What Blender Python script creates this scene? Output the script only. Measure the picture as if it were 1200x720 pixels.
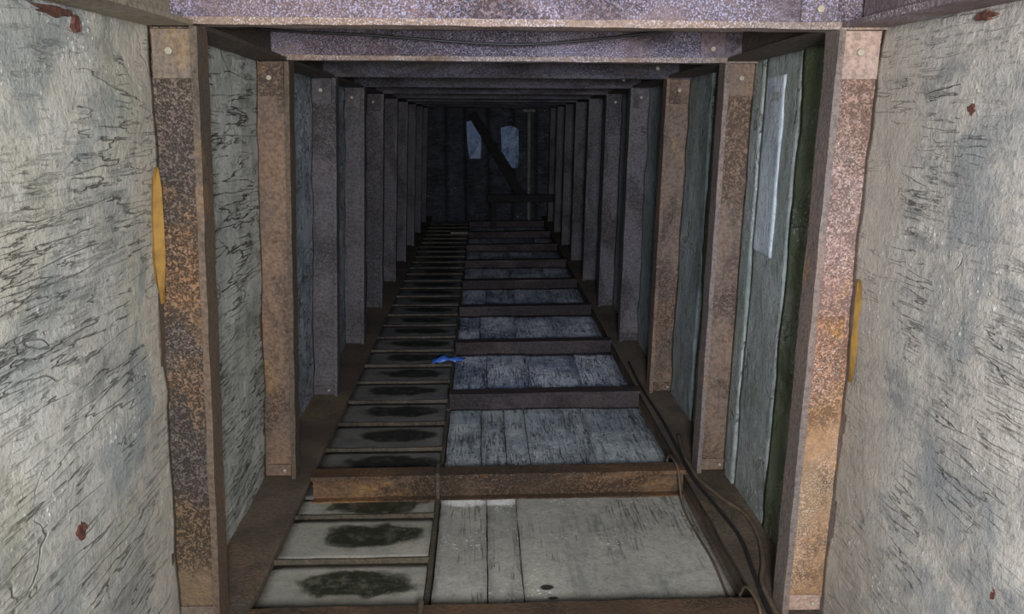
import bpy, bmesh, math, random
from mathutils import Vector, Matrix, noise

random.seed(7)
S = bpy.context.scene
C = S.collection
for o in list(bpy.data.objects):
    bpy.data.objects.remove(o)

# ------------------------------------------------------------------ camera, world, lamps, exposure
FLOOR = 1.905                         # camera height above the floor slabs
cam_d = bpy.data.cameras.new('camera')
cam_d.sensor_fit = 'HORIZONTAL'; cam_d.sensor_width = 36.0; cam_d.lens = 30.0
cam_d.clip_start = 0.02; cam_d.clip_end = 100
cam = bpy.data.objects.new('camera', cam_d); C.objects.link(cam)
cam.location = (0, 0, FLOOR)
cam.rotation_euler = (math.radians(90) - math.atan(0.230), 0, -math.atan(0.0341))
S.camera = cam

W = bpy.data.worlds.new('world'); S.world = W; W.use_nodes = True
W.node_tree.nodes['Background'].inputs[0].default_value = (0.5, 0.65, 1.0, 1)
W.node_tree.nodes['Background'].inputs[1].default_value = 0.004

# the lamp the photographer brought: a wide flood and a cooler narrow headlamp beam
def lamp(name, kind, loc, target, energy, col, **kw):
    d = bpy.data.lights.new(name, kind); d.energy = energy; d.color = col
    for k, v in kw.items(): setattr(d, k, v)
    o = bpy.data.objects.new(name, d); C.objects.link(o); o.location = loc
    o.rotation_euler = (Vector(target) - Vector(loc)).to_track_quat('-Z', 'Y').to_euler()
    return o
lamp('flood_lamp', 'AREA', (0.16, -0.55, 1.96), (0.12, 4.0, 1.15), 165, (1.0, 0.985, 0.96), shape='DISK', size=0.42)
lamp('head_lamp', 'SPOT', (0.10, -0.25, 2.02), (0.50, 7.5, 0.70), 270, (0.46, 0.62, 1.0), spot_size=math.radians(38), spot_blend=1.0, shadow_soft_size=0.04)

lamp('fill_lamp', 'SPOT', (-0.45, -0.65, 1.75), (0.9, 3.6, 1.1), 110, (1.0, 0.97, 0.94), spot_size=math.radians(75), spot_blend=1.0, shadow_soft_size=0.08)  # added lamp, only fills the post shadow on the right wall

S.view_settings.view_transform = 'Standard'
S.view_settings.look = 'None'
S.view_settings.gamma = 1.0
S.view_settings.use_curve_mapping = False
S.view_settings.exposure = 0.35

# ------------------------------------------------------------------ node helper
class NT:
    def __init__(s, name):
        s.m = bpy.data.materials.new(name); s.m.use_nodes = True
        s.t = s.m.node_tree; s.t.nodes.clear()
        s.out = s.t.nodes.new('ShaderNodeOutputMaterial')
        s.b = s.t.nodes.new('ShaderNodeBsdfPrincipled')
        s.t.links.new(s.b.outputs[0], s.out.inputs[0])
        tc = s.t.nodes.new('ShaderNodeTexCoord'); s.raw = tc.outputs['Object']
        oi = s.t.nodes.new('ShaderNodeObjectInfo'); s.rnd = oi.outputs['Random']
        mul = s.math('MULTIPLY', s.rnd, 41.0)
        s.p = s.vmath('ADD', s.raw, mul)
    def n(s, kind): return s.t.nodes.new(kind)
    def put(s, sock, v):
        if hasattr(v, 'is_output') or isinstance(v, bpy.types.NodeSocket): s.t.links.new(v, sock)
        else: sock.default_value = v
    def math(s, op, a, b=0.0, clamp=False):
        n = s.n('ShaderNodeMath'); n.operation = op; n.use_clamp = clamp
        s.put(n.inputs[0], a); s.put(n.inputs[1], b); return n.outputs[0]
    def vmath(s, op, a, b):
        n = s.n('ShaderNodeVectorMath'); n.operation = op
        s.put(n.inputs[0], a); s.put(n.inputs[1], b); return n.outputs[0]
    def noise(s, scale, detail=4, rough=0.55, dist=0.0, vec=None, stretch=None):
        v = vec or s.p
        if stretch: v = s.vmath('MULTIPLY', v, stretch)
        n = s.n('ShaderNodeTexNoise'); s.t.links.new(v, n.inputs['Vector'])
        n.inputs['Scale'].default_value = scale; n.inputs['Detail'].default_value = detail
        n.inputs['Roughness'].default_value = rough; n.inputs['Distortion'].default_value = dist
        return n.outputs[0]
    def voro(s, scale, feature='F1', stretch=None, rand=1.0):
        v = s.p
        if stretch: v = s.vmath('MULTIPLY', v, stretch)
        n = s.n('ShaderNodeTexVoronoi'); n.feature = feature; s.t.links.new(v, n.inputs['Vector'])
        n.inputs['Scale'].default_value = scale; n.inputs['Randomness'].default_value = rand
        return n.outputs['Distance']
    def ramp(s, f, lo, hi, a=0.0, b=1.0):
        n = s.n('ShaderNodeMapRange'); n.interpolation_type = 'SMOOTHSTEP'
        s.put(n.inputs[0], f)
        n.inputs[1].default_value = lo; n.inputs[2].default_value = hi
        n.inputs[3].default_value = a; n.inputs[4].default_value = b
        return n.outputs[0]
    def mix(s, f, a, b):
        n = s.n('ShaderNodeMix'); n.data_type = 'RGBA'
        s.put(n.inputs[0], f)
        for sock, v in ((n.inputs[6], a), (n.inputs[7], b)):
            if isinstance(v, tuple): sock.default_value = (*v, 1)
            else: s.t.links.new(v, sock)
        return n.outputs[2]
    def mul(s, *a):
        r = a[0]
        for k in a[1:]: r = s.math('MULTIPLY', r, k)
        return r
    def ellipse(s, cen, rad, wob=0.35, freq=9.0, soft=0.35, grain=None):
        v = s.vmath('DIVIDE', s.vmath('SUBTRACT', s.raw, cen), rad)
        n = s.n('ShaderNodeVectorMath'); n.operation = 'LENGTH'; s.t.links.new(v, n.inputs[0])
        w = s.math('MULTIPLY', s.math('SUBTRACT', s.noise(freq, 5, stretch=grain), 0.5), wob * 4)
        return s.ramp(s.math('ADD', n.outputs[1], w), 1.0 + soft, 1.0 - soft)
    def bump(s, h, strength, dist, prev=None):
        n = s.n('ShaderNodeBump'); n.inputs['Strength'].default_value = strength
        n.inputs['Distance'].default_value = dist
        s.t.links.new(h, n.inputs['Height'])
        if prev is not None: s.t.links.new(prev, n.inputs['Normal'])
        return n.outputs[0]
    def finish(s, col, rough, normal=None, metal=0.0, spec=0.4):
        s.put(s.b.inputs['Base Color'], col if not isinstance(col, tuple) else (*col, 1))
        s.put(s.b.inputs['Roughness'], rough); s.b.inputs['Metallic'].default_value = metal
        s.b.inputs['Specular IOR Level'].default_value = spec
        if normal is not None: s.t.links.new(normal, s.b.inputs['Normal'])
        return s.m

def lin(r, g, b):
    f = lambda c: ((c / 255 + 0.055) / 1.055) ** 2.4 if c > 10 else c / 255 / 12.92
    return (f(r), f(g), f(b))

def concrete(name, base, light, dark, line=lin(66, 65, 61), lines=0.8, flecks=0.6, moss=None, moss_amt=0.0,
             grain=(1, 1.1, 7.5), spots=(), relief=1.0, tilt=0.0, rough=0.72, line_cut=0.5, streaks=0.28, band=None, blot=None):
    k = NT(name)
    big = k.noise(1.7, 6, 0.6, 0.4)
    mid = k.noise(6.5, 7, 0.68, 0.6)
    stre = k.noise(2.4, 6, 0.66, 0.5, stretch=(1 + (grain[0] - 1) * .35, grain[1], 1 + (grain[2] - 1) * .3) if max(grain) < 9 else grain)
    fine = k.noise(70, 4, 0.7)
    mott = k.noise(22, 6, 0.75, 0.4)
    col = k.mix(k.ramp(big, 0.36, 0.64), base, light)
    col = k.mix(k.mul(k.ramp(stre, 0.50, 0.68), 0.75), col, dark)
    col = k.mix(k.mul(k.ramp(mid, 0.55, 0.70), 0.45), col, dark)
    col = k.mix(k.mul(k.ramp(fine, 0.53, 0.70), 0.55), col, tuple(c * 0.5 for c in dark))
    col = k.mix(k.mul(k.ramp(mott, 0.50, 0.66), 0.40), col, tuple(c * 0.72 for c in dark))
    col = k.mix(k.mul(k.ramp(mott, 0.46, 0.34), 0.35), col, tuple(min(1, c * 1.3) for c in light))
    if moss is not None:
        mm = k.mul(k.ramp(k.noise(2.6, 6, 0.66), 0.42, 0.62), moss_amt)
        col = k.mix(mm, col, moss)
    if blot is not None:
        col = k.mix(k.mul(k.ramp(k.noise(2.2, 5, 0.6, 0.6, vec=k.vmath('ADD', k.p, (31.0, 3.0, 8.0))), 0.50, 0.62), 0.65), col, blot)
    keep = 1.0
    if band is not None:          # smoother plaster trowelled along the post
        sx = k.n('ShaderNodeSeparateXYZ'); k.t.links.new(k.raw, sx.inputs[0])
        wv = k.mul(k.math('SUBTRACT', k.noise(2.6, 5, 0.6, vec=k.vmath('ADD', k.p, (4.0, 9.0, 1.0))), 0.5), 0.9)
        bmk = k.ramp(k.math('ADD', sx.outputs[1], wv), band[0], band[0] + 0.04)
        bmk = k.mul(bmk, k.ramp(mott, 0.30, 0.62, 0.95, 0.5))
        col = k.mix(bmk, col, band[1])
        keep = k.math('SUBTRACT', 1.0, k.mul(bmk, 0.8))
    # cracks and drag lines left in the surface by the boards
    def lineset(scale, width, cut, seed, g=grain, dist=0.25):
        nn = k.noise(scale, 4, 0.52, dist, vec=k.vmath('ADD', k.p, (seed, seed * 1.7, seed * 0.6)), stretch=g)
        a = k.math('ABSOLUTE', k.math('SUBTRACT', nn, 0.5))
        m = k.ramp(k.noise(2.3, 4, 0.6, 0.3, vec=k.vmath('ADD', k.p, (seed * 2.1, 3.0, seed))), cut, cut + 0.10)
        return k.mul(k.ramp(a, width, width * 0.15), m)
    g2 = (grain[0] * 1.0, grain[1] * 0.8, grain[2] * 1.3) if grain[2] > 2 else (grain[0] * 1.3, grain[1] * 0.8, grain[2])
    l1 = lineset(1.5, 0.013, line_cut, 3.0, g=g2)
    l2 = lineset(3.2, 0.019, line_cut + 0.02, 11.0, g=g2, dist=0.15)
    l3 = k.mul(lineset(1.1, 0.007, line_cut + 0.04, 23.0, g=(1, 1.6, 2.6), dist=0.4), 0.7)
    # short soft streaks, finer than the cracks
    st2 = k.noise(7.0, 5, 0.62, 0.2, vec=k.vmath('ADD', k.p, (17.0, 5.0, 2.0)), stretch=g2)
    stm = k.mul(keep, k.ramp(st2, 0.54, 0.64), k.ramp(k.noise(2.0, 4, 0.6, vec=k.vmath('ADD', k.p, (1.0, 15.0, 7.0))), 0.44, 0.60))
    col = k.mix(k.mul(stm, streaks), col, tuple(c * 0.55 for c in dark))
    ll = k.mul(k.math('MAXIMUM', k.math('MAXIMUM', l1, l2), l3), keep)
    col = k.mix(k.mul(ll, lines), col, line)
    # pale flecks: salt, and wet highlights painted into the colour
    vf = k.voro(46)
    fm = k.mul(k.ramp(k.math('ADD', vf, k.mul(k.math('SUBTRACT', mott, 0.5), 1.2)), 0.30, 0.14), k.ramp(k.noise(3.1, 4, 0.6), 0.52, 0.66), flecks)
    col = k.mix(fm, col, lin(206, 208, 206))
    for cen, rad, c in spots:
        col = k.mix(k.ellipse(cen, rad), col, c)
    h = k.math('ADD', k.mul(mid, 0.6), k.math('ADD', k.mul(fine, 0.22), k.mul(mott, -0.45)))
    h = k.math('SUBTRACT', h, k.math('ADD', k.mul(ll, 0.55), k.mul(stm, 0.3)))
    h = k.math('ADD', h, k.mul(fm, 0.3))
    h = k.math('ADD', h, k.mul(stre, 0.4))
    nrm = k.bump(h, 0.85, 0.014 * relief)
    return k.finish(col, k.ramp(mid, 0.3, 0.7, rough - 0.14, rough + 0.12), nrm, spec=0.35)

def rust(name, base, warm, ochre, pit=lin(38, 35, 35), pits=0.85, warm_amt=0.6, sparkle=0.0, sparkle_col=lin(205, 205, 225),
         pit_scale=120, stretch=(1, 1, 0.55), ochre_cut=0.58, rough=0.62, pit_lo=0.44, grime=None, zones=()):
    k = NT(name)
    a = k.noise(3.0, 6, 0.62, 0.6, stretch=stretch)
    b = k.noise(4.3, 6, 0.65, 0.5, vec=k.vmath('ADD', k.p, (9.0, 4.0, 2.0)), stretch=stretch)
    fine = k.noise(55, 5, 0.72)
    col = k.mix(k.mul(k.ramp(a, 0.42, 0.60), warm_amt), base, warm)
    col = k.mix(k.mul(k.ramp(b, ochre_cut, ochre_cut + 0.10), 0.9), col, ochre)
    col = k.mix(k.mul(k.ramp(fine, 0.40, 0.66), 0.55), col, tuple(c * 0.35 for c in base))
    if zones:
        sx = k.n('ShaderNodeSeparateXYZ'); k.t.links.new(k.raw, sx.inputs[0])
        zz = k.math('ADD', sx.outputs[2], k.mul(k.math('SUBTRACT', k.noise(6, 5, 0.65), 0.5), 0.7))
        for z0, z1, c, am in zones:
            mk = k.mul(k.ramp(zz, z0 - .05, z0 + .05), k.ramp(zz, z1 + .05, z1 - .05), k.ramp(fine, 0.35, 0.6, 1.0, 0.55), am)
            col = k.mix(mk, col, c)
    sp = k.math('ADD', k.mul(k.noise(pit_scale, 4, 0.7), 0.6), k.mul(k.noise(pit_scale * 0.42, 4, 0.7, 0.3), 0.4))
    pm = k.mul(k.ramp(sp, 0.46, 0.57), k.ramp(k.noise(2.6, 5, 0.62, 0.4, vec=k.vmath('ADD', k.p, (2.0, 7.0, 5.0)), stretch=stretch), pit_lo, pit_lo + 0.14), pits)
    col = k.mix(pm, col, pit)
    if sparkle > 0:
        sk = k.mul(k.ramp(k.noise(165, 3, 0.65, vec=k.vmath('ADD', k.p, (5.0, 1.0, 3.0))), 0.50, 0.62), k.ramp(k.noise(3.2, 4), 0.38, 0.56), sparkle)
        col = k.mix(sk, col, sparkle_col)
    if grime is not None:
        col = k.mix(k.mul(k.ramp(k.noise(1.9, 5, 0.6), 0.45, 0.6), 0.7), col, grime)
    h = k.math('SUBTRACT', k.math('ADD', k.mul(fine, 0.6), k.mul(sp, 0.5)), k.mul(pm, 0.5))
    nrm = k.bump(h, 1.0, 0.010)
    return k.finish(col, k.ramp(fine, 0.3, 0.7, rough - 0.12, rough + 0.18), nrm, metal=0.12, spec=0.4)

def plain(name, col, rough=0.6, var=0.3, scale=20):
    k = NT(name)
    f = k.noise(scale, 4, 0.6)
    c = k.mix(k.ramp(f, 0.35, 0.65), col, tuple(x * (1 - var) for x in col))
    return k.finish(c, rough, k.bump(f, 0.4, 0.003))

# ------------------------------------------------------------------ materials
RED = lin(92, 44, 30)
M = {}
M['wall_l0'] = concrete('concrete_near_left', lin(148, 148, 145), lin(168, 167, 163), lin(106, 110, 109), lines=0.7, flecks=0.65,
    moss=lin(146, 142, 116), moss_amt=0.3, line_cut=0.50, band=(1.40, lin(164, 158, 149)), blot=lin(112, 120, 124), streaks=0.2)
M['wall_r0'] = concrete('concrete_near_right', lin(146, 144, 142), lin(165, 161, 157), lin(108, 112, 116), lines=0.6, flecks=0.7, line_cut=0.52, band=(1.36, lin(156, 149, 142)), blot=lin(112, 118, 124), streaks=0.15)
M['wall_l1'] = concrete('concrete_left', lin(160, 163, 162), lin(182, 184, 180), lin(112, 119, 120), lines=0.95, flecks=0.5, line_cut=0.42,
    moss=lin(96, 106, 78), moss_amt=0.3, relief=1.5, rough=0.66)
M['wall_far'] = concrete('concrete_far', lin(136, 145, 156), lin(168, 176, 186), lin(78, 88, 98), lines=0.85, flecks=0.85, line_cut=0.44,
    relief=2.2, rough=0.55, moss=lin(52, 64, 46), moss_amt=0.4, grain=(1, 3.0, 3.4))  # blue of the headlamp beam also put into the far panels' colour
M['wall_r1'] = concrete('concrete_right', lin(126, 134, 136), lin(148, 155, 157), lin(86, 96, 96), lines=0.7, flecks=0.6, line_cut=0.5,
    moss=lin(96, 106, 92), moss_amt=0.5, relief=1.3, rough=0.6, grain=(1, 3.2, 1.2))
M['wall_rm'] = concrete('concrete_mossy', lin(100, 108, 92), lin(118, 124, 108), lin(62, 72, 58), lines=0.6, flecks=0.5, line_cut=0.5,
    moss=lin(76, 90, 62), moss_amt=0.8, relief=1.6, rough=0.6, grain=(1, 2.2, 2.6))
M['board_pale'] = concrete('pale_board', lin(158, 168, 178), lin(180, 190, 200), lin(112, 124, 134), lines=0.4, flecks=0.7, line_cut=0.55,
    relief=0.7, grain=(1, 6, 1.0), rough=0.5)
M['slab0'] = concrete('slab_near', lin(140, 140, 135), lin(156, 155, 149), lin(112, 115, 114), lines=0.5, flecks=0.8, line_cut=0.54, streaks=0.25,
    relief=0.5, grain=(7, 0.5, 1), line=lin(46, 46, 44))
M['slab0_salt'] = concrete('slab_near_salt', lin(140, 140, 135), lin(156, 155, 149), lin(112, 115, 114), lines=0.5, flecks=0.8, line_cut=0.54, streaks=0.25,
    relief=0.5, grain=(7, 0.5, 1), line=lin(46, 46, 44), spots=(((0.0, 0.545, 0), (0.12, 0.040, 9.0), lin(214, 216, 216)),))
M['slab0_hole'] = concrete('slab_near_hole', lin(140, 140, 135), lin(156, 155, 149), lin(112, 115, 114), lines=0.5, flecks=0.9, line_cut=0.52, streaks=0.25,
    relief=0.5, grain=(7, 0.5, 1), line=lin(46, 46, 44), spots=(((-0.33, -0.25, 0), (0.026, 0.018, 9.0), lin(40, 40, 38)), ((-0.31, -0.33, 0), (0.022, 0.010, 9.0), lin(48, 48, 46))))
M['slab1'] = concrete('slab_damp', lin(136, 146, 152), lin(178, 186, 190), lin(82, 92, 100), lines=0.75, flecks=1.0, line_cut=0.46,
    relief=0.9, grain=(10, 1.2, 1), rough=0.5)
M['slab2'] = concrete('slab_wet_lit_streaked', lin(148, 160, 182), lin(222, 230, 242), lin(70, 78, 98), lines=0.8, flecks=1.0, line_cut=0.44,
    relief=1.2, grain=(13, 1.5, 1), rough=0.45)  # grazing reflection and blue beam put into the far slabs' pale colour
def tread_mat(name, base, light, dark, stain):
    k = NT(name)
    big = k.noise(5, 6, 0.65); fine = k.noise(60, 4, 0.7)
    col = k.mix(k.ramp(big, 0.35, 0.65), base, light)
    col = k.mix(k.mul(k.ramp(fine, 0.5, 0.7), 0.5), col, dark)
    cx = k.math('MULTIPLY', k.math('SUBTRACT', k.rnd, 0.5), 0.06)
    cmb = k.n('ShaderNodeCombineXYZ'); k.put(cmb.inputs[0], k.math('ADD', cx, 0.035)); cmb.inputs[1].default_value = 0.03
    m = k.ellipse(cmb.outputs[0], (0.235, 0.098, 9.0), wob=0.36, freq=9, soft=0.16)
    m2 = k.ellipse(cmb.outputs[0], (0.27, 0.12, 9.0), wob=0.45, freq=16, soft=0.4)
    col = k.mix(k.mul(m2, 0.35), col, lin(84, 88, 66))
    col = k.mix(k.mul(m, k.ramp(k.noise(18, 5, 0.7), 0.25, 0.55, 0.55, 0.97)), col, stain)
    nrm = k.bump(k.math('ADD', k.mul(fine, 0.4), big), 0.5, 0.008)
    return k.finish(col, 0.55, nrm)
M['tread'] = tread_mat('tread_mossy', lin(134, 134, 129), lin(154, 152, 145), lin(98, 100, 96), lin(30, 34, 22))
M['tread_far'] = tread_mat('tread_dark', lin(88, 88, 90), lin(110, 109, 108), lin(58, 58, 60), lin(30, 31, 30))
M['bar'] = rust('rust_bar', lin(78, 73, 64), lin(88, 77, 62), lin(102, 94, 80), pits=0.6)
M['post_l'] = rust('rust_post_left', lin(92, 80, 70), lin(116, 90, 68), lin(146, 106, 60), pits=0.85, warm_amt=0.7, pit_lo=0.34, ochre_cut=0.60, sparkle=0.35, sparkle_col=lin(150, 132, 112), pit_scale=140, zones=((0.5, 1.02, lin(66, 68, 74), 0.8), (1.12, 1.45, lin(138, 98, 66), 0.55), (1.5, 1.9, lin(88, 80, 80), 0.7), (0.80, 0.90, lin(146, 104, 60), 0.4), (0, .45, lin(100, 86, 66), 0.6)))
M['post_r'] = rust('rust_post_right', lin(142, 116, 106), lin(162, 120, 94), lin(184, 138, 76), pits=0.55, warm_amt=0.9, pit_lo=0.36, ochre_cut=0.62, sparkle=0.5, sparkle_col=lin(206, 192, 190), pit_scale=140, zones=((0.0, 0.78, lin(160, 126, 76), 0.55), (1.1, 1.6, lin(158, 138, 140), 0.6), (0.35, 0.55, lin(110, 98, 74), 0.6)))
M['post_m'] = rust('rust_post_mid', lin(106, 90, 80), lin(124, 100, 82), lin(136, 110, 78), pits=0.6, warm_amt=0.8, pit_lo=0.46)
M['post_far'] = rust('rust_post_far', lin(80, 77, 81), lin(90, 80, 79), lin(92, 85, 82), pits=0.6, pit_lo=0.46, sparkle=0.12)  # light falloff and blue beam put into the far posts' colour
M['cap0'] = rust('rust_cap_near', lin(94, 84, 92), lin(110, 90, 88), lin(134, 112, 98), pits=0.7, warm_amt=0.7, sparkle=0.62, sparkle_col=lin(168, 168, 204), stretch=(0.5, 1, 1), pit_lo=0.44)
M['cap_far'] = rust('rust_cap_far', lin(56, 53, 57), lin(66, 58, 58), lin(74, 66, 64), pits=0.6, sparkle=0.35, sparkle_col=lin(130, 130, 156), stretch=(0.5, 1, 1))  # darker tone: light falloff painted into the far caps
M['sill'] = rust('rust_sill', lin(88, 70, 56), lin(112, 84, 60), lin(132, 100, 64), pits=0.85, warm_amt=0.8, stretch=(0.5, 1, 1), pit_lo=0.42, grime=lin(64, 52, 42))
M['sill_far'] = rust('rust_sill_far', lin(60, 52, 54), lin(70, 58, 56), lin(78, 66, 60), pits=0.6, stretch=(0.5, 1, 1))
M['kerb'] = rust('kerb_grime', lin(98, 87, 76), lin(112, 92, 74), lin(116, 100, 76), pits=0.6, stretch=(1, 0.5, 1), rough=0.8, grime=lin(66, 58, 50))
M['stringer'] = rust('stringer_steel', lin(136, 128, 114), lin(138, 122, 100), lin(152, 138, 110), pits=0.5, stretch=(1, 0.5, 1), pit_lo=0.5)
M['stringer_r'] = rust('stringer_steel_violet', lin(104, 92, 98), lin(124, 100, 94), lin(140, 118, 110), pits=0.6, stretch=(1, 0.5, 1), sparkle=0.5)
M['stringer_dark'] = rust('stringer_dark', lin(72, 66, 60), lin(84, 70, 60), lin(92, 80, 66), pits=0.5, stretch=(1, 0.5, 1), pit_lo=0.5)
M['plate'] = rust('end_plate_steel', lin(104, 93, 84), lin(114, 98, 84), lin(122, 102, 78), pits=0.35, pit_lo=0.55)
M['plate_r'] = rust('end_plate_steel_pale', lin(152, 134, 128), lin(166, 140, 124), lin(176, 146, 110), pits=0.45, pit_lo=0.5)
M['bolt'] = plain('bolt_steel', lin(150, 142, 128), 0.45)
M['earth'] = plain('packed_earth', lin(36, 32, 28), 0.95, 0.5, 6)
M['cable'] = plain('cable_rubber', lin(34, 32, 36), 0.5)
M['cable_dusty'] = plain('cable_dusty', lin(84, 72, 60), 0.7)
M['foam'] = plain('yellow_foam', lin(124, 94, 42), 0.8, 0.35, 14)
M['timber'] = plain('dark_timber', lin(34, 31, 32), 0.8, 0.4, 12)
M['prop'] = plain('grey_prop', lin(120, 116, 104), 0.7, 0.4, 18)
M['end_panel'] = concrete('end_panel', lin(44, 48, 54), lin(56, 62, 68), lin(28, 31, 35), lines=0.5, flecks=0.4)  # dark tone carries the light falloff at the end wall
M['lit_patch'] = concrete('end_lit_patch', lin(128, 150, 190), lin(176, 196, 226), lin(70, 88, 124), lines=0.5, flecks=0.8, grain=(4, 1, 2))  # patches of lit concrete, the light put into this pale blue
M['blue'] = plain('blue_plastic', lin(64, 104, 190), 0.45)
M['chip'] = plain('red_brown_chip', lin(84, 50, 42), 0.9, 0.6, 90)
M['flange_l'] = rust('flange_worn_brown', lin(84, 74, 66), lin(98, 80, 66), lin(112, 90, 66), pits=0.4, pit_lo=0.52)
M['flange_r'] = rust('flange_worn_grey', lin(108, 99, 97), lin(122, 104, 96), lin(140, 114, 88), pits=0.4, pit_lo=0.52)
M['flange_cap'] = rust('flange_worn_tan', lin(116, 102, 94), lin(132, 106, 88), lin(148, 124, 100), pits=0.35, pit_lo=0.52, stretch=(0.5, 1, 1), sparkle=0.4)

# ------------------------------------------------------------------ mesh helpers
def obj(name, bm, mat, parent=None, loc=(0, 0, 0), smooth=False, bevel=0.0, mat2=None):
    me = bpy.data.meshes.new(name)
    bmesh.ops.recalc_face_normals(bm, faces=bm.faces)
    bm.to_mesh(me); bm.free()
    me.materials.append(mat)
    me.materials.append(mat2 or mat)
    if smooth:
        for f in me.polygons: f.use_smooth = True
    o = bpy.data.objects.new(name, me); C.objects.link(o); o.location = loc
    if parent is not None: o.parent = parent
    if bevel:
        b = o.modifiers.new('edge', 'BEVEL'); b.width = bevel; b.segments = 2; b.limit_method = 'ANGLE'; b.angle_limit = math.radians(40)
    return o
def tag(o, label=None, cat=None, group=None, kind=None):
    for k, v in (('label', label), ('category', cat), ('group', group), ('kind', kind)):
        if v: o[k] = v
    return o
def empty(name, loc):
    o = bpy.data.objects.new(name, None); C.objects.link(o); o.location = loc; o.empty_display_size = 0.2
    return o
def box(bm, lo, hi):
    r = bmesh.ops.create_cube(bm, size=1)
    for v in r['verts']:
        v.co = Vector([(lo[i] + hi[i]) / 2 + v.co[i] * (hi[i] - lo[i]) for i in range(3)])
    return r['verts']
def prism(bm, prof, p0, p1, a, b, nseg=1, jit=0.0, seed=0.0):
    """sweep a closed profile (coords along unit vectors a and b) from p0 to p1"""
    p0, p1, a, b = Vector(p0), Vector(p1), Vector(a), Vector(b)
    rings = []
    for i in range(nseg + 1):
        t = i / nseg; p = p0.lerp(p1, t); ring = []
        for q, (u, w) in enumerate(prof):
            co = p + a * u + b * w
            if jit: co += noise.noise_vector(co * 9 + Vector((seed, q * .37, seed * 2))) * jit
            ring.append(bm.verts.new(co))
        rings.append(ring)
    n = len(prof)
    for i in range(nseg):
        for j in range(n):
            f = bm.faces.new((rings[i][j], rings[i][(j + 1) % n], rings[i + 1][(j + 1) % n], rings[i + 1][j]))
            if n == 12 and j not in (3, 9): f.material_index = 1
    # split the end caps of an I section into simple pieces
    if n == 12:
        for r in (rings[0], rings[-1]):
            bm.faces.new((r[0], r[1], r[2], r[3], r[10], r[11])); bm.faces.new((r[3], r[4], r[9], r[10])); bm.faces.new((r[4], r[5], r[6], r[7], r[8], r[9]))
    else:
        bm.faces.new(rings[0]); bm.faces.new(rings[-1])
def ibeam(h, d, tf=0.018, tw=0.014):
    """I section: h along a (flange to flange), d along b (flange width)"""
    H, D, w = h / 2, d / 2, tw / 2
    return [(-H, -D), (-H, D), (-H + tf, D), (-H + tf, w), (H - tf, w), (H - tf, D), (H, D), (H, -D), (H - tf, -D), (H - tf, -w), (-H + tf, -w), (-H + tf, -D)]
# order used by prism caps: lower flange (0,1,2,3,10,11), web, upper flange
def tube(bm, pts, r, seg=8):
    pts = [Vector(p) for p in pts]; rings = []
    for i, p in enumerate(pts):
        d = (pts[min(i + 1, len(pts) - 1)] - pts[max(i - 1, 0)]).normalized()
        up = Vector((0, 0, 1)) if abs(d.z) < 0.9 else Vector((1, 0, 0))
        s = d.cross(up).normalized(); u = s.cross(d)
        rings.append([bm.verts.new(p + (s * math.cos(k * 2 * math.pi / seg) + u * math.sin(k * 2 * math.pi / seg)) * r) for k in range(seg)])
    for i in range(len(rings) - 1):
        for j in range(seg):
            bm.faces.new((rings[i][j], rings[i][(j + 1) % seg], rings[i + 1][(j + 1) % seg], rings[i + 1][j]))
    bm.faces.new(rings[0]); bm.faces.new(rings[-1])
def smooth_path(ctrl, n=10):
    P = [Vector(c) for c in ctrl]; out = []
    for i in range(len(P) - 1):
        p0, p1, p2, p3 = P[max(i - 1, 0)], P[i], P[i + 1], P[min(i + 2, len(P) - 1)]
        for k in range(n):
            t = k / n
            out.append(0.5 * ((2 * p1) + (p2 - p0) * t + (2 * p0 - 5 * p1 + 4 * p2 - p3) * t * t + (-p0 + 3 * p1 - 3 * p2 + p3) * t ** 3))
    out.append(P[-1]); return out
def relief_slab(p00, p10, p01, p11, nrm, thick, nu, nv, amp, seed, jag=0.0, grain=(1, 1, 1), freq=2.2):
    """closed slab whose front is an uneven grid; corners p(u,v), front faces nrm"""
    p00, p10, p01, p11, nrm = map(Vector, (p00, p10, p01, p11, nrm)); nrm.normalize()
    bm = bmesh.new(); G = []
    gr = Vector(grain)
    for i in range(nu + 1):
        row = []
        for j in range(nv + 1):
            u, v = i / nu, j / nv
            p = p00.lerp(p10, u).lerp(p01.lerp(p11, u), v)
            q = Vector((p.x * gr.x, p.y * gr.y, p.z * gr.z))
            d = noise.fractal(q * freq + Vector((seed, seed * 2.3, -seed)), 1.0, 2.1, 5) * amp
            d += noise.noise(q * 0.9 + Vector((seed * 3, 1, 2))) * amp * 0.8
            co = p + nrm * d
            if jag and (i in (0, nu)):
                e = (p10 - p00).normalized()
                co += e * (noise.fractal(p * 6 + Vector((seed, 0, i)), 1.0, 2.0, 4) * jag) * (1 if i == 0 else -1)
            row.append(bm.verts.new(co))
        G.append(row)
    for i in range(nu):
        for j in range(nv):
            bm.faces.new((G[i][j], G[i + 1][j], G[i + 1][j + 1], G[i][j + 1]))
    rim = [G[i][0] for i in range(nu + 1)] + [G[nu][j] for j in range(1, nv + 1)] + [G[i][nv] for i in range(nu - 1, -1, -1)] + [G[0][j] for j in range(nv - 1, 0, -1)]
    back = [bm.verts.new(v.co - nrm * thick) for v in rim]
    n = len(rim)
    for i in range(n):
        bm.faces.new((rim[i], rim[(i + 1) % n], back[(i + 1) % n], back[i]))
    bm.faces.new(back)
    return bm

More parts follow.
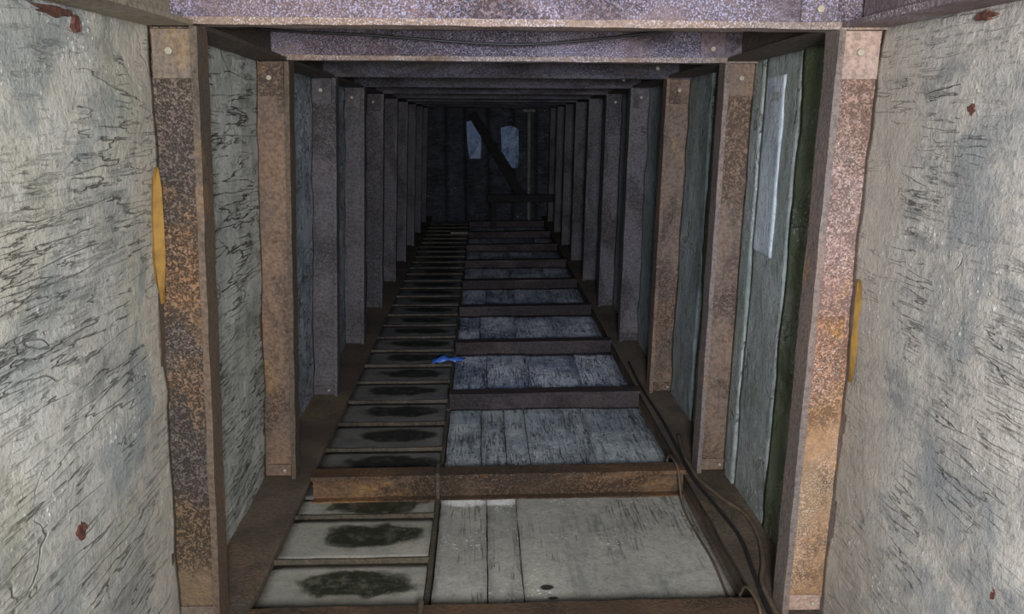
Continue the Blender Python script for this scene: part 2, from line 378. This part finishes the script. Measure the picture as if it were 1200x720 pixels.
# ------------------------------------------------------------------ layout (metres; y runs down the gallery, slabs at z = 0)
NF = 10; Y0 = 2.75; DY = 1.244
FY = [Y0 + DY * i for i in range(NF)]
YB = -1.9                              # the gallery goes on behind the photographer
YE = FY[-1] + 0.75                     # end bulkhead
CEIL = [FLOOR + c for c in (.248, .214, .188, .164, .142, .121, .101, .082, .064, .047)]
def zc(y):
    t = (y - Y0) / DY
    if t <= 0: return CEIL[0]
    i = min(int(t), NF - 2); f = t - i
    return CEIL[i] * (1 - f) + CEIL[i + 1] * f
KT = 0.135                             # kerb top
def xl(z): return -0.85 - 0.08 * (2.15 - z) / 2.0      # inner face of left posts
def xr(z): return 1.095 - 0.035 * (2.15 - z) / 2.0     # inner face of right posts
def pl(z): return xl(z) - 0.151                        # left panels
def pr(z): return xr(z) + 0.150                        # right panels

# ------------------------------------------------------------------ setting
bm = bmesh.new(); box(bm, (-1.35, YB, -0.22), (1.5, YE + 0.4, -0.10))
floor = tag(obj('floor', bm, M['earth']), kind='structure')
bm = bmesh.new(); box(bm, (-1.45, YB, -0.22), (-1.20, YE + 0.4, 2.6))
wall_left = tag(obj('wall_left', bm, M['earth']), kind='structure')
bm = bmesh.new(); box(bm, (1.36, YB, -0.22), (1.6, YE + 0.4, 2.6))
wall_right = tag(obj('wall_right', bm, M['earth']), kind='structure')
bm = bmesh.new(); box(bm, (-1.45, YB, 2.40), (1.6, YE + 0.4, 2.6))
ceiling = tag(obj('ceiling', bm, M['earth']), kind='structure')
bm = bmesh.new(); box(bm, (-1.45, YE + 0.06, -0.22), (1.6, YE + 0.4, 2.6))
wall_back = tag(obj('wall_back', bm, M['earth']), kind='structure')

def wall_panel(side, y0, y1, mat, res, amp, seed, off=0.0, z0=KT - 0.03, ztop=None, jag=0.008, grain=(1, 1, 2.2)):
    f = pl if side < 0 else pr
    za = (zc(y0) if ztop is None else ztop) + (0.004 if ztop is None else 0)
    zb = (zc(y1) if ztop is None else ztop) + (0.004 if ztop is None else 0)
    o_ = -off * side
    P = lambda y, z: (f(z) + o_, y, z)
    nu = max(3, int((y1 - y0) / res)); nv = max(6, int(2.0 / res))
    bm = relief_slab(P(y0, z0), P(y1, z0), P(y0, za), P(y1, zb), (-side, 0, 0), 0.09, nu, nv, amp, seed, jag, grain)
    c = Vector((f(1.0), (y0 + y1) / 2, 1.0))
    for v in bm.verts: v.co -= c
    return obj('panel', bm, mat, wall_left if side < 0 else wall_right, c, smooth=True)

# near panels run up to the first frame; every bay after has its own
g = 0.012
wall_panel(-1, -0.55, FY[0] - g, M['wall_l0'], 0.030, 0.011, 1.3, jag=0.016)
wall_panel(-1, YB, -0.56, M['wall_l0'], 0.12, 0.010, 2.3)
wall_panel(1, -0.55, FY[0] - g, M['wall_r0'], 0.030, 0.010, 4.1, jag=0.012)
wall_panel(1, YB, -0.56, M['wall_r0'], 0.12, 0.010, 5.3)
wall_panel(-1, FY[0] + g, FY[1] - g, M['wall_l1'], 0.028, 0.011, 7.7, jag=0.010)
for i in range(1, NF - 1):
    wall_panel(-1, FY[i] + g, FY[i + 1] - g, M['wall_far'], 0.04 if i < 3 else 0.08, 0.013, 8.0 + i * 3.1)
ya, yb = FY[0] + g, FY[1] - g
wall_panel(1, ya, ya + 0.62, M['wall_rm'], 0.03, 0.008, 13.0)
wall_panel(1, ya + 0.626, yb - 0.165, M['wall_r1'], 0.03, 0.006, 14.0)
wall_panel(1, yb - 0.160, yb, M['wall_r1'], 0.03, 0.003, 15.0, off=0.008)
wall_panel(1, ya + 0.80, yb - 0.168, M['board_pale'], 0.03, 0.002, 16.0, off=0.004, z0=1.29, ztop=2.05, jag=0.004)
for i in range(1, NF - 1):
    y0, y1 = FY[i] + g, FY[i + 1] - g
    cut = y0 + (0.50 + 0.1 * random.random()) * DY
    wall_panel(1, y0, cut - 0.003, M['wall_rm'], 0.04 if i < 3 else 0.08, 0.010, 20.0 + i * 2.7)
    wall_panel(1, cut + 0.003, y1, M['wall_r1'], 0.04 if i < 3 else 0.08, 0.010, 21.0 + i * 2.7, off=0.008)
for sd in (-1, 1):
    wall_panel(sd, FY[-1] + g, YE + 0.05, M['wall_far'], 0.1, 0.010, 50.0 + sd)

# stringers in the upper corners, bay by bay, parts of the roof
def stringer(side, y0, y1, mat):
    xc = (-0.930 if side < 0 else 1.172)
    za, zb = zc(y0) + 0.0775, zc(y1) + 0.0775
    bm = bmesh.new(); p = Vector((xc, (y0 + y1) / 2, (za + zb) / 2))
    prism(bm, ibeam(0.155, 0.142, 0.016), Vector((xc, y0, za)) - p, Vector((xc, y1, zb)) - p, (0, 0, 1), (1, 0, 0), 12, 0.003, y0)
    o = obj('stringer', bm, mat, ceiling, p, bevel=0.004); return o
for sd, mt in ((-1, M['stringer']), (1, M['stringer_r'])):
    stringer(sd, YB, FY[0] - 0.054, mt)
    for i in range(NF - 1): stringer(sd, FY[i] + 0.054, FY[i + 1] - 0.054, M['stringer_dark'])

# floor slabs on the right, planks per bay
DIV = -0.235
SX0, SX1 = DIV + 0.016, 1.003
cuts = {0: [0.008, 0.153], 1: [-0.02, 0.12, 0.25, 0.62], 2: [0.02, 0.33, 0.70], -1: [0.2, 0.6]}
bays = [(YB, FY[0])] + [(FY[i], FY[i + 1]) for i in range(NF - 1)] + [(FY[-1], YE + 0.06)]
for bi, (a, b) in enumerate(bays):
    i = bi - 1
    mat = M['slab0'] if i <= 0 else (M['slab1'] if i == 1 else M['slab2'])
    cs = cuts.get(i) or [random.uniform(-.08, .08), random.uniform(.25, .42), random.uniform(.6, .8)]
    xs = [SX0] + cs + [SX1]
    for j in range(len(xs) - 1):
        x0, x1 = xs[j] + 0.0025, xs[j + 1] - 0.0025
        if x1 - x0 < 0.03: continue
        y0, y1 = a + 0.010, b - 0.010
        zz = random.uniform(0.006, 0.013) + {0: 0.0, 1: 0.018, 2: 0.030}.get(i, 0.0 if i < 0 else 0.040)
        rs = 0.035 if i <= 1 else 0.09
        bm = relief_slab((x0, y0, zz), (x1, y0, zz), (x0, y1, zz), (x1, y1, zz), (0, 0, 1), 0.06, max(3, int((x1 - x0) / rs)), max(4, int(min(y1 - y0, 3) / rs)), 0.004, 3.0 * bi + j, 0.003, grain=(2, 1, 1))
        c = Vector(((x0 + x1) / 2, (y0 + y1) / 2, 0))
        for v in bm.verts: v.co -= c
        obj('slab', bm, mat if i != 0 else (M['slab0_hole'] if j == 2 else M['slab0_salt']), floor, c, smooth=True)
# stepped strip on the left: treads between thin cross bars
TX0, TX1 = -0.905, DIV - 0.016
ST = DY / 3
first = FY[0] + 0.615 - 3 * ST - 6 * ST
ys = [first + k * ST for k in range(60) if first + k * ST < YE]
tread_mesh = {}; bar_mesh = None
frame_y = FY
def near_frame(y): return min(abs(y - f) for f in FY)
segs = []
for k in range(len(ys) - 1):
    a, b = ys[k] + 0.016, ys[k + 1] - 0.016
    fs = [f for f in FY[:2] if a < f < b]
    if fs:
        f = fs[0]; segs += [(a, f - 0.012), (f + 0.012, b)]
    else: segs.append((a, b))
segs.append((ys[-1] + 0.016, YE + 0.05))
for k, (a, b) in enumerate(segs):
    if b - a < 0.03: continue
    L = round(b - a, 3); far = a > FY[1]
    key = (L, far)
    if key not in tread_mesh:
        bm = relief_slab((TX0 - (TX0 + TX1) / 2, -L / 2, 0), (TX1 - (TX0 + TX1) / 2, -L / 2, 0), (TX0 - (TX0 + TX1) / 2, L / 2, 0), (TX1 - (TX0 + TX1) / 2, L / 2, 0), (0, 0, 1), 0.05, 14, 8, 0.004, 60 + k, 0.003)
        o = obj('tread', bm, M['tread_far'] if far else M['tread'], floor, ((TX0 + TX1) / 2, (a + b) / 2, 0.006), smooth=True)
        tread_mesh[key] = o
    else:
        o = tread_mesh[key].copy(); C.objects.link(o); o.location = ((TX0 + TX1) / 2, (a + b) / 2, random.uniform(0.003, 0.009))
src = None
for y in ys:
    if src is None:
        bm = bmesh.new(); prism(bm, [(-0.007, -0.03), (0.007, -0.03), (0.007, 0.016), (-0.007, 0.016)], (-0.335, 0, 0), (0.335, 0, 0), (0, 1, 0), (0, 0, 1), 14, 0.003, 3)
        src = obj('cross_bar', bm, M['bar'], floor, ((TX0 + TX1) / 2, y, 0.006), bevel=0.003)
    else:
        o = src.copy(); C.objects.link(o); o.location = ((TX0 + TX1) / 2, y, 0.006)
# rail dividing the stepped strip from the slabs, one length per bay
for bi, (a, b) in enumerate(bays):
    bm = bmesh.new(); p = Vector((DIV, (a + b) / 2, 0))
    prism(bm, [(-0.010, -0.05), (0.010, -0.05), (0.010, 0.022), (-0.010, 0.022)], (0, a + 0.012 - p.y, 0), (0, b - 0.012 - p.y, 0), (1, 0, 0), (0, 0, 1), 10, 0.003, bi)
    obj('divider_rail', bm, M['bar'], floor, p, bevel=0.003)

# ------------------------------------------------------------------ kerb beams along the wall feet
for sd, nm in ((-1, 'left'), (1, 'right')):
    if sd < 0: x0, x1 = -1.105, -0.862
    else: x0, x1 = 1.005, 1.235
    xc, w = (x0 + x1) / 2, x1 - x0
    bm = bmesh.new()
    prism(bm, ibeam(KT + 0.06, w, 0.022, 0.15), (0, YB - 0, 0), (0, YE + 0.04, 0), (0, 0, 1), (1, 0, 0), 90, 0.008, 5 + sd)
    k = obj('kerb_beam', bm, M['kerb'], None, (xc, 0, (KT - 0.06) / 2), bevel=0.006)
    tag(k, 'dirt-caked brown kerb beam along the foot of the ' + nm + ' wall' + (', cables lying on it' if sd > 0 else ', beside the stepped strip'), 'kerb beam', 'kerb beams along the walls')

# ------------------------------------------------------------------ steel frames
ORD = ['nearest', 'second', 'third', 'fourth', 'fifth', 'sixth', 'seventh', 'eighth', 'ninth', 'tenth']
FL = 0.105
def hexbolt(parent, loc, r=0.013, axis='y'):
    bm = bmesh.new()
    prism(bm, [(r * math.cos(a * math.pi / 3), r * math.sin(a * math.pi / 3)) for a in range(6)], (0, 0, 0), (0, -0.014, 0), (1, 0, 0), (0, 0, 1))
    return obj('bolt', bm, M['bolt'], parent, loc, bevel=0.003)
def make_frame(n):
    y = FY[n]; z1 = CEIL[n]
    fr = empty('steel_frame', ((-0.93 + 1.06) / 2, y, 0)); ox = fr.location.x
    ns = 40 if n < 3 else 14
    jt = 0.0035 if n < 3 else 0.003
    H = 0.178
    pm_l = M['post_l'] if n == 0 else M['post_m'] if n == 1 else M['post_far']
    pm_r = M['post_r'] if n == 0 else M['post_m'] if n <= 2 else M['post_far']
    for sd, pm in ((-1, pm_l), (1, pm_r)):
        xf = xl if sd < 0 else xr
        b0 = Vector((xf(KT) + sd * H / 2 - ox, 0, KT)); b1 = Vector((xf(z1) + sd * H / 2 - ox, 0, z1))
        ax = Vector((1, 0, 0))
        bm = bmesh.new()
        prism(bm, ibeam(H, FL, 0.022, 0.016), Vector((0, 0, 0)), b1 - b0, ax, (0, 1, 0), ns, jt, n * 3.3 + sd)
        p = obj('post', bm, pm, fr, b0, bevel=0.004, mat2=None if n > 1 else M['flange_l'] if sd < 0 else M['flange_r'])
        if n < 5:
            # gusset plate welded on the web under the cap, and one at the foot
            up = b1 - b0
            for (s0, s1) in ((0.925, 0.997), (0.003, 0.032)):
                bm = bmesh.new()
                q0, q1 = up * s0, up * s1; c = (q0 + q1) / 2
                prism(bm, [(-0.058, -0.006), (0.058, -0.006), (0.058, 0.006), (-0.058, 0.006)], q0 - c, q1 - c, ax, (0, 1, 0))
                obj('end_plate', bm, (M['plate'] if sd < 0 else M['plate_r']) if n == 0 else pm, p, c + Vector((0, -0.014, 0)), bevel=0.002)
            hexbolt(p, up * 0.965 + Vector((-0.005, -0.020, 0)))
            if n < 3: hexbolt(p, up * 0.018 + Vector((0.03, -0.020, 0)), 0.009)
    # cap beam
    H2 = 0.155
    cl, cr = Vector((-1.0 - ox, 0, z1 + H2 / 2 + 0.006)), Vector((1.245 - ox, 0, z1 + H2 / 2 - 0.006))
    mid = (cl + cr) / 2
    bm = bmesh.new()
    prism(bm, ibeam(H2, FL, 0.022, 0.016), cl - mid, cr - mid, (0, 0, 1), (0, 1, 0), ns, jt, n * 1.7 + 9)
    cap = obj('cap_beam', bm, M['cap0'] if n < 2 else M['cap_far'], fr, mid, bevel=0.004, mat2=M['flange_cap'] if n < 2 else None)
    if n < 4:
        for xa, xb in ((0.985, 1.098),):
            bm = bmesh.new(); box(bm, (-(xb - xa) / 2, -0.006, -0.058), ((xb - xa) / 2, 0.006, 0.058))
            obj('end_plate', bm, M['cap0'] if n < 2 else M['cap_far'], cap, (xa + (xb - xa) / 2 - ox - mid.x, -0.014, 0), bevel=0.002)
            hexbolt(cap, ((xa + xb) / 2 - ox - mid.x, -0.020, -0.02))
    # sill (the farther ones stop at the divider rail)
    SZ = 0.067
    s0, s1 = Vector(((-0.860 if n < 2 else DIV + 0.012) - ox, 0, SZ)), Vector((1.003 - ox, 0, SZ + 0.010)); mid = (s0 + s1) / 2
    bm = bmesh.new()
    prism(bm, ibeam(0.150, FL, 0.019, 0.016), s0 - mid, s1 - mid, (0, 0, 1), (0, 1, 0), ns, jt, n * 2.9 + 4)
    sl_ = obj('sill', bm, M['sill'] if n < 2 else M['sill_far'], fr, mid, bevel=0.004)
    if n < 2:
        bm = bmesh.new(); xx = DIV - ox - mid.x
        box(bm, (xx - .009, -.062, -.085), (xx + .009, -.054, .083)); box(bm, (xx - .009, -.062, .079), (xx + .009, .062, .087))
        obj('strap', bm, M['bar'], sl_, (0, 0, 0), bevel=0.002)
    extra = {0: ', orange and black pitted rust on its posts', 1: ', brown posts beside grey panels', NF - 1: ', last before the dark end wall'}.get(n, '')
    who = 'nearest rusted steel frame' if n == 0 else ORD[n] + ' rusted steel frame from the viewer'
    tag(fr, who + extra, 'steel frame', 'steel support frames along the gallery')
for n in range(NF): make_frame(n)

# ------------------------------------------------------------------ end of the gallery
xsE = [-1.1, -0.62, -0.30, 0.10, 0.52, 0.92, 1.30]
for j in range(len(xsE) - 1):
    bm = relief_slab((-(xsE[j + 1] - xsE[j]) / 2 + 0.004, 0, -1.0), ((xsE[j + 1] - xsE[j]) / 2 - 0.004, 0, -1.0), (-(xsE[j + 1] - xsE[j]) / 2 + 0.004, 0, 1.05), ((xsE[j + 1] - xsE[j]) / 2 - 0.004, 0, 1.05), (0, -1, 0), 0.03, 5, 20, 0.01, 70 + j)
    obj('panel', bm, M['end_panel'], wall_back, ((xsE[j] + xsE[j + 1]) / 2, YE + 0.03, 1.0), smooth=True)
def lit_patch(x0, x1, z0, z1, cutw, seed):
    """thin pale piece for lit concrete, light in its colour, one slanted lower corner"""
    bm = bmesh.new(); c = Vector(((x0 + x1) / 2, 0, (z0 + z1) / 2))
    pts = [(x0 + cutw[0], z0), (x1 - cutw[1], z0), (x1, z0 + (z1 - z0) * 0.35), (x1 - 0.01, z1 - 0.06), (x0 + (x1 - x0) * 0.55, z1), (x0, z1 - 0.04), (x0 + 0.01, z0 + (z1 - z0) * 0.4)]
    f = [bm.verts.new((x - c.x, 0, z - c.z)) for x, z in pts]; bk = [bm.verts.new((x - c.x, 0.015, z - c.z)) for x, z in pts]
    bm.faces.new(f); bm.faces.new(bk[::-1])
    for i in range(len(f)): bm.faces.new((f[i], f[(i + 1) % len(f)], bk[(i + 1) % len(f)], bk[i]))
    return obj('lit_wall_patch', bm, M['lit_patch'], wall_back, (c.x, YE - 0.035, c.z))
def at(px, py, Y):
    v = (360 - py) / 1000; th = math.atan(0.230)
    yc, z = math.cos(th) + v * math.sin(th), -math.sin(th) + v * math.cos(th)
    yaw = math.atan(0.0341)
    x = (px - 600) / 1000
    dx, dy = x * math.cos(yaw) + yc * math.sin(yaw), -x * math.sin(yaw) + yc * math.cos(yaw)
    return Vector((dx / dy * Y, Y, FLOOR + z / dy * Y))
a, b = at(547, 186, YE - .03), at(564, 140, YE - .03); lit_patch(a.x, b.x, a.z, b.z, (0.05, 0.02), 1)
a, b = at(587, 197, YE - .03), at(608, 147, YE - .03); lit_patch(a.x, b.x, a.z, b.z, (0.19, 0.02), 2)
a, b = at(553, 133, YE - .25), at(613, 232, YE - .9)
bm = bmesh.new(); c = (a + b) / 2
prism(bm, [(-.075, -.04), (.075, -.04), (.075, .04), (-.075, .04)], a - c, b - c, (0.8, 0, 0.5), (0, 1, 0), 6, 0.01)
tag(obj('timber_brace', bm, M['timber'], None, c, bevel=0.006), 'dark diagonal timber brace leaning across the far end wall', 'brace')
a = at(620, 128, YE - .3)
pp = empty('prop_post', (a.x, YE - .3, 0))
zt = a.z
bm = bmesh.new(); prism(bm, [(0.032 * math.cos(k * math.pi / 6), 0.032 * math.sin(k * math.pi / 6)) for k in range(12)], (0, 0, 0), (0, 0, zt - 0.04), (1, 0, 0), (0, 1, 0), 8, 0.003)
obj('shaft', bm, M['prop'], pp, smooth=True)
bm = bmesh.new(); box(bm, (-0.11, -0.06, zt - 0.045), (0.10, 0.06, zt)); obj('head_plate', bm, M['prop'], pp, bevel=0.004)
bm = bmesh.new(); box(bm, (-0.07, -0.07, 0.0), (0.07, 0.07, 0.015)); obj('base_plate', bm, M['prop'], pp, bevel=0.003)
tag(pp, 'slim grey prop with flat head plate before the far end wall', 'prop')
a, b = at(571, 229, FY[-1] - .3), at(660, 236, FY[-1] - .3)
bm = bmesh.new(); box(bm, (-(b.x - a.x) / 2, -0.05, -0.06), ((b.x - a.x) / 2, 0.05, 0.06))
for sx in (-0.42, 0.42):
    s = sx * (b.x - a.x); box(bm, (s - 0.04, -0.04, -((a.z + b.z) / 2)), (s + 0.04, 0.04, -0.06))
tag(obj('timber_trestle', bm, M['timber'], None, ((a.x + b.x) / 2, FY[-1] - .3, (a.z + b.z) / 2), bevel=0.006), 'low dark timber trestle standing near the far end', 'trestle')
for (p0, p1, lab) in (((528, 259), (565, 259), 'pale plank lying on the stepped strip at the far end'), ((588, 259), (612, 259), 'short pale plank lying on the slabs at the far end')):
    a, b = at(*p0, FY[-1] - .55), at(*p1, FY[-1] - .55)
    bm = bmesh.new(); L = (b.x - a.x) / 2
    prism(bm, [(-.08, 0), (.08, 0), (.08, .035), (-.08, .035)], (-L, 0, 0), (L, 0.03, 0), (0, 1, 0), (0, 0, 1), 5, 0.006)
    tag(obj('plank', bm, M['prop'], None, ((a.x + b.x) / 2, FY[-1] - .55, 0.016), bevel=0.004), lab, 'plank')

# ------------------------------------------------------------------ cables
def cable(name, ctrl, r, mat, label, n=10):
    bm = bmesh.new(); P = smooth_path(ctrl, n); c = P[0].copy()
    tube(bm, [p - c for p in P], r)
    return tag(obj(name, bm, mat, None, c, smooth=True), label, 'cable')
yc_ = FY[1] - 0.30
cable('hanging_cable', [at(300, 34, yc_ ), at(360, 38, yc_), at(430, 41, yc_), at(520, 48, yc_), at(590, 52, yc_), at(640, 51, yc_), at(700, 46, yc_), at(760, 39, yc_), at(800, 34, yc_)], 0.005, M['cable'],
      'thin black cable sagging behind the nearest roof beam')
def onk(x, y, dz=0.0): return (x, y, KT + 0.022 + dz)
cable('power_cable', [onk(1.10, 0.2), onk(1.16, 1.2), onk(1.09, 1.9), onk(1.10, 2.3), onk(1.042, 2.60), onk(1.038, 2.75), onk(1.052, 2.90), onk(1.105, 3.05), onk(1.15, 3.25), onk(1.155, 3.45), onk(1.10, 3.60), onk(1.042, 3.82), onk(1.036, 3.99), onk(1.040, 4.15), onk(1.07, 4.4)], 0.010, M['cable_dusty'],
      'dusty cable snaking along the right kerb, nearest the wall')
cable('power_cable', [onk(1.06, 0.2), onk(1.08, 1.4), onk(1.045, 2.2), onk(1.016, 2.6), onk(1.016, 2.75), onk(1.045, 3.0), onk(1.07, 3.25), onk(1.05, 3.5), onk(1.018, 3.8), onk(1.016, 4.0), onk(1.03, 4.6), onk(1.018, 5.24), onk(1.03, 5.8)], 0.008, M['cable'],
      'dark cable along the inner edge of the right kerb')
cable('power_cable', [(.96, 0.2, .02), (.95, 1.6, .02), (.965, 2.55, .03), (.97, 2.66, .17), (.97, 2.75, .192), (.965, 2.84, .17), (.96, 2.95, .03), (.975, 3.3, .02), (.96, 3.75, .025), (.955, 3.90, .17), (.95, 3.99, .192), (.945, 4.08, .17), (.94, 4.2, .03), (.95, 4.9, .02)], 0.006, M['cable_dusty'],
      'thin cable on the slabs beside the right kerb, looping over two sills')

# ------------------------------------------------------------------ small things
def lens(name, pts, xoff, mat, label, side):
    """bulging sliver of filler between post and panel; pts: (z, half width)"""
    bm = bmesh.new(); rings = []
    for z, w, cx in pts:
        rings.append([bm.verts.new((cx + side * (-w), 0.004, z)), bm.verts.new((cx, -0.016, z)), bm.verts.new((cx + side * w, 0.004, z)), bm.verts.new((cx, 0.018, z))])
    for i in range(len(rings) - 1):
        for j in range(4): bm.faces.new((rings[i][j], rings[i][(j + 1) % 4], rings[i + 1][(j + 1) % 4], rings[i + 1][j]))
    bm.faces.new(rings[0]); bm.faces.new(rings[-1])
    return bm
for (tops, lab, side) in (
        ([(183, 196, 2), (182, 220, 7), (182, 250, 9), (183, 280, 10), (185, 310, 9), (188, 335, 5), (191, 356, 2)], 'yellow filler strip bulging between the nearest left post and wall', -1),
        ([(1007, 328, 1.5), (1007, 350, 5), (1006, 375, 6), (1003, 400, 6), (1000, 425, 4), (996, 448, 1.5)], 'yellow filler sliver between the nearest right post and wall', 1)):
    yy = FY[0] - 0.075
    P = [(at(x, y, yy), w * yy / 1000) for x, y, w in tops]
    c = P[len(P) // 2][0].copy()
    bm = lens('filler_strip', [(p.z - c.z, w, p.x - c.x) for p, w in P], 0, M['foam'], lab, side)
    tag(obj('filler_strip', bm, M['foam'], None, c, smooth=False, bevel=0.002), lab, 'filler strip')
# red-brown chips set in the near walls
def on_wall(px, py, side):
    lo, hi = 0.5, 4.0
    for _ in range(40):
        m = (lo + hi) / 2; p = at(px, py, m)
        f = pl(p.z) if side < 0 else pr(p.z)
        if (p.x - f) * side > 0: hi = m
        else: lo = m
    return p
for px, py, w, h, side in ((94, 622, 9, 14, -1), (88, 28, 7, 12, -1), (62, 12, 30, 7, -1), (1141, 128, 6, 8, 1), (1156, 18, 14, 6, 1), (1166, 695, 4, 12, 1)):
    p = on_wall(px, py, side); sc = p.y / 1000
    bm = bmesh.new(); n = 22; f = []; bk = []
    for q in range(n):
        a = q * 2 * math.pi / n; r = 1 + 0.55 * noise.noise(Vector((px * .1 + math.cos(a) * 2.5, math.sin(a) * 2.5, py * .1)))
        yy, zz = math.cos(a) * w * sc * 1.6 * r, math.sin(a) * h * sc * r
        f.append(bm.verts.new((-side * 0.006 - side * 0.006 * noise.noise(Vector((q, px, 0.3))), yy * .8, zz * .8))); bk.append(bm.verts.new((side * 0.02, yy, zz)))
    bm.faces.new(f); bm.faces.new(bk[::-1])
    for q in range(n): bm.faces.new((f[q], f[(q + 1) % n], bk[(q + 1) % n], bk[q]))
    o = obj('rust_chip', bm, M['chip'], wall_left if side < 0 else wall_right, p)
# blue scrap on the floor by the divider
a = at(526, 416, 6.33)
bm = bmesh.new()
G = [[bm.verts.new((-0.13 + 0.26 * i / 8, -0.05 + 0.1 * j / 3, 0.062 + 0.055 * noise.noise(Vector((i * .8, j * .9, 3))) - 0.03 * (abs(i - 4) / 4) ** 2 - 0.02 * (j in (0, 3)))) for j in range(4)] for i in range(9)]
for i in range(8):
    for j in range(3): bm.faces.new((G[i][j], G[i + 1][j], G[i + 1][j + 1], G[i][j + 1]))
o = obj('plastic_scrap', bm, M['blue'], None, (a.x, 6.33, 0.0), smooth=True)
sl = o.modifiers.new('thick', 'SOLIDIFY'); sl.thickness = 0.004
tag(o, 'crumpled blue plastic scrap on the floor over the divider rail', 'scrap')
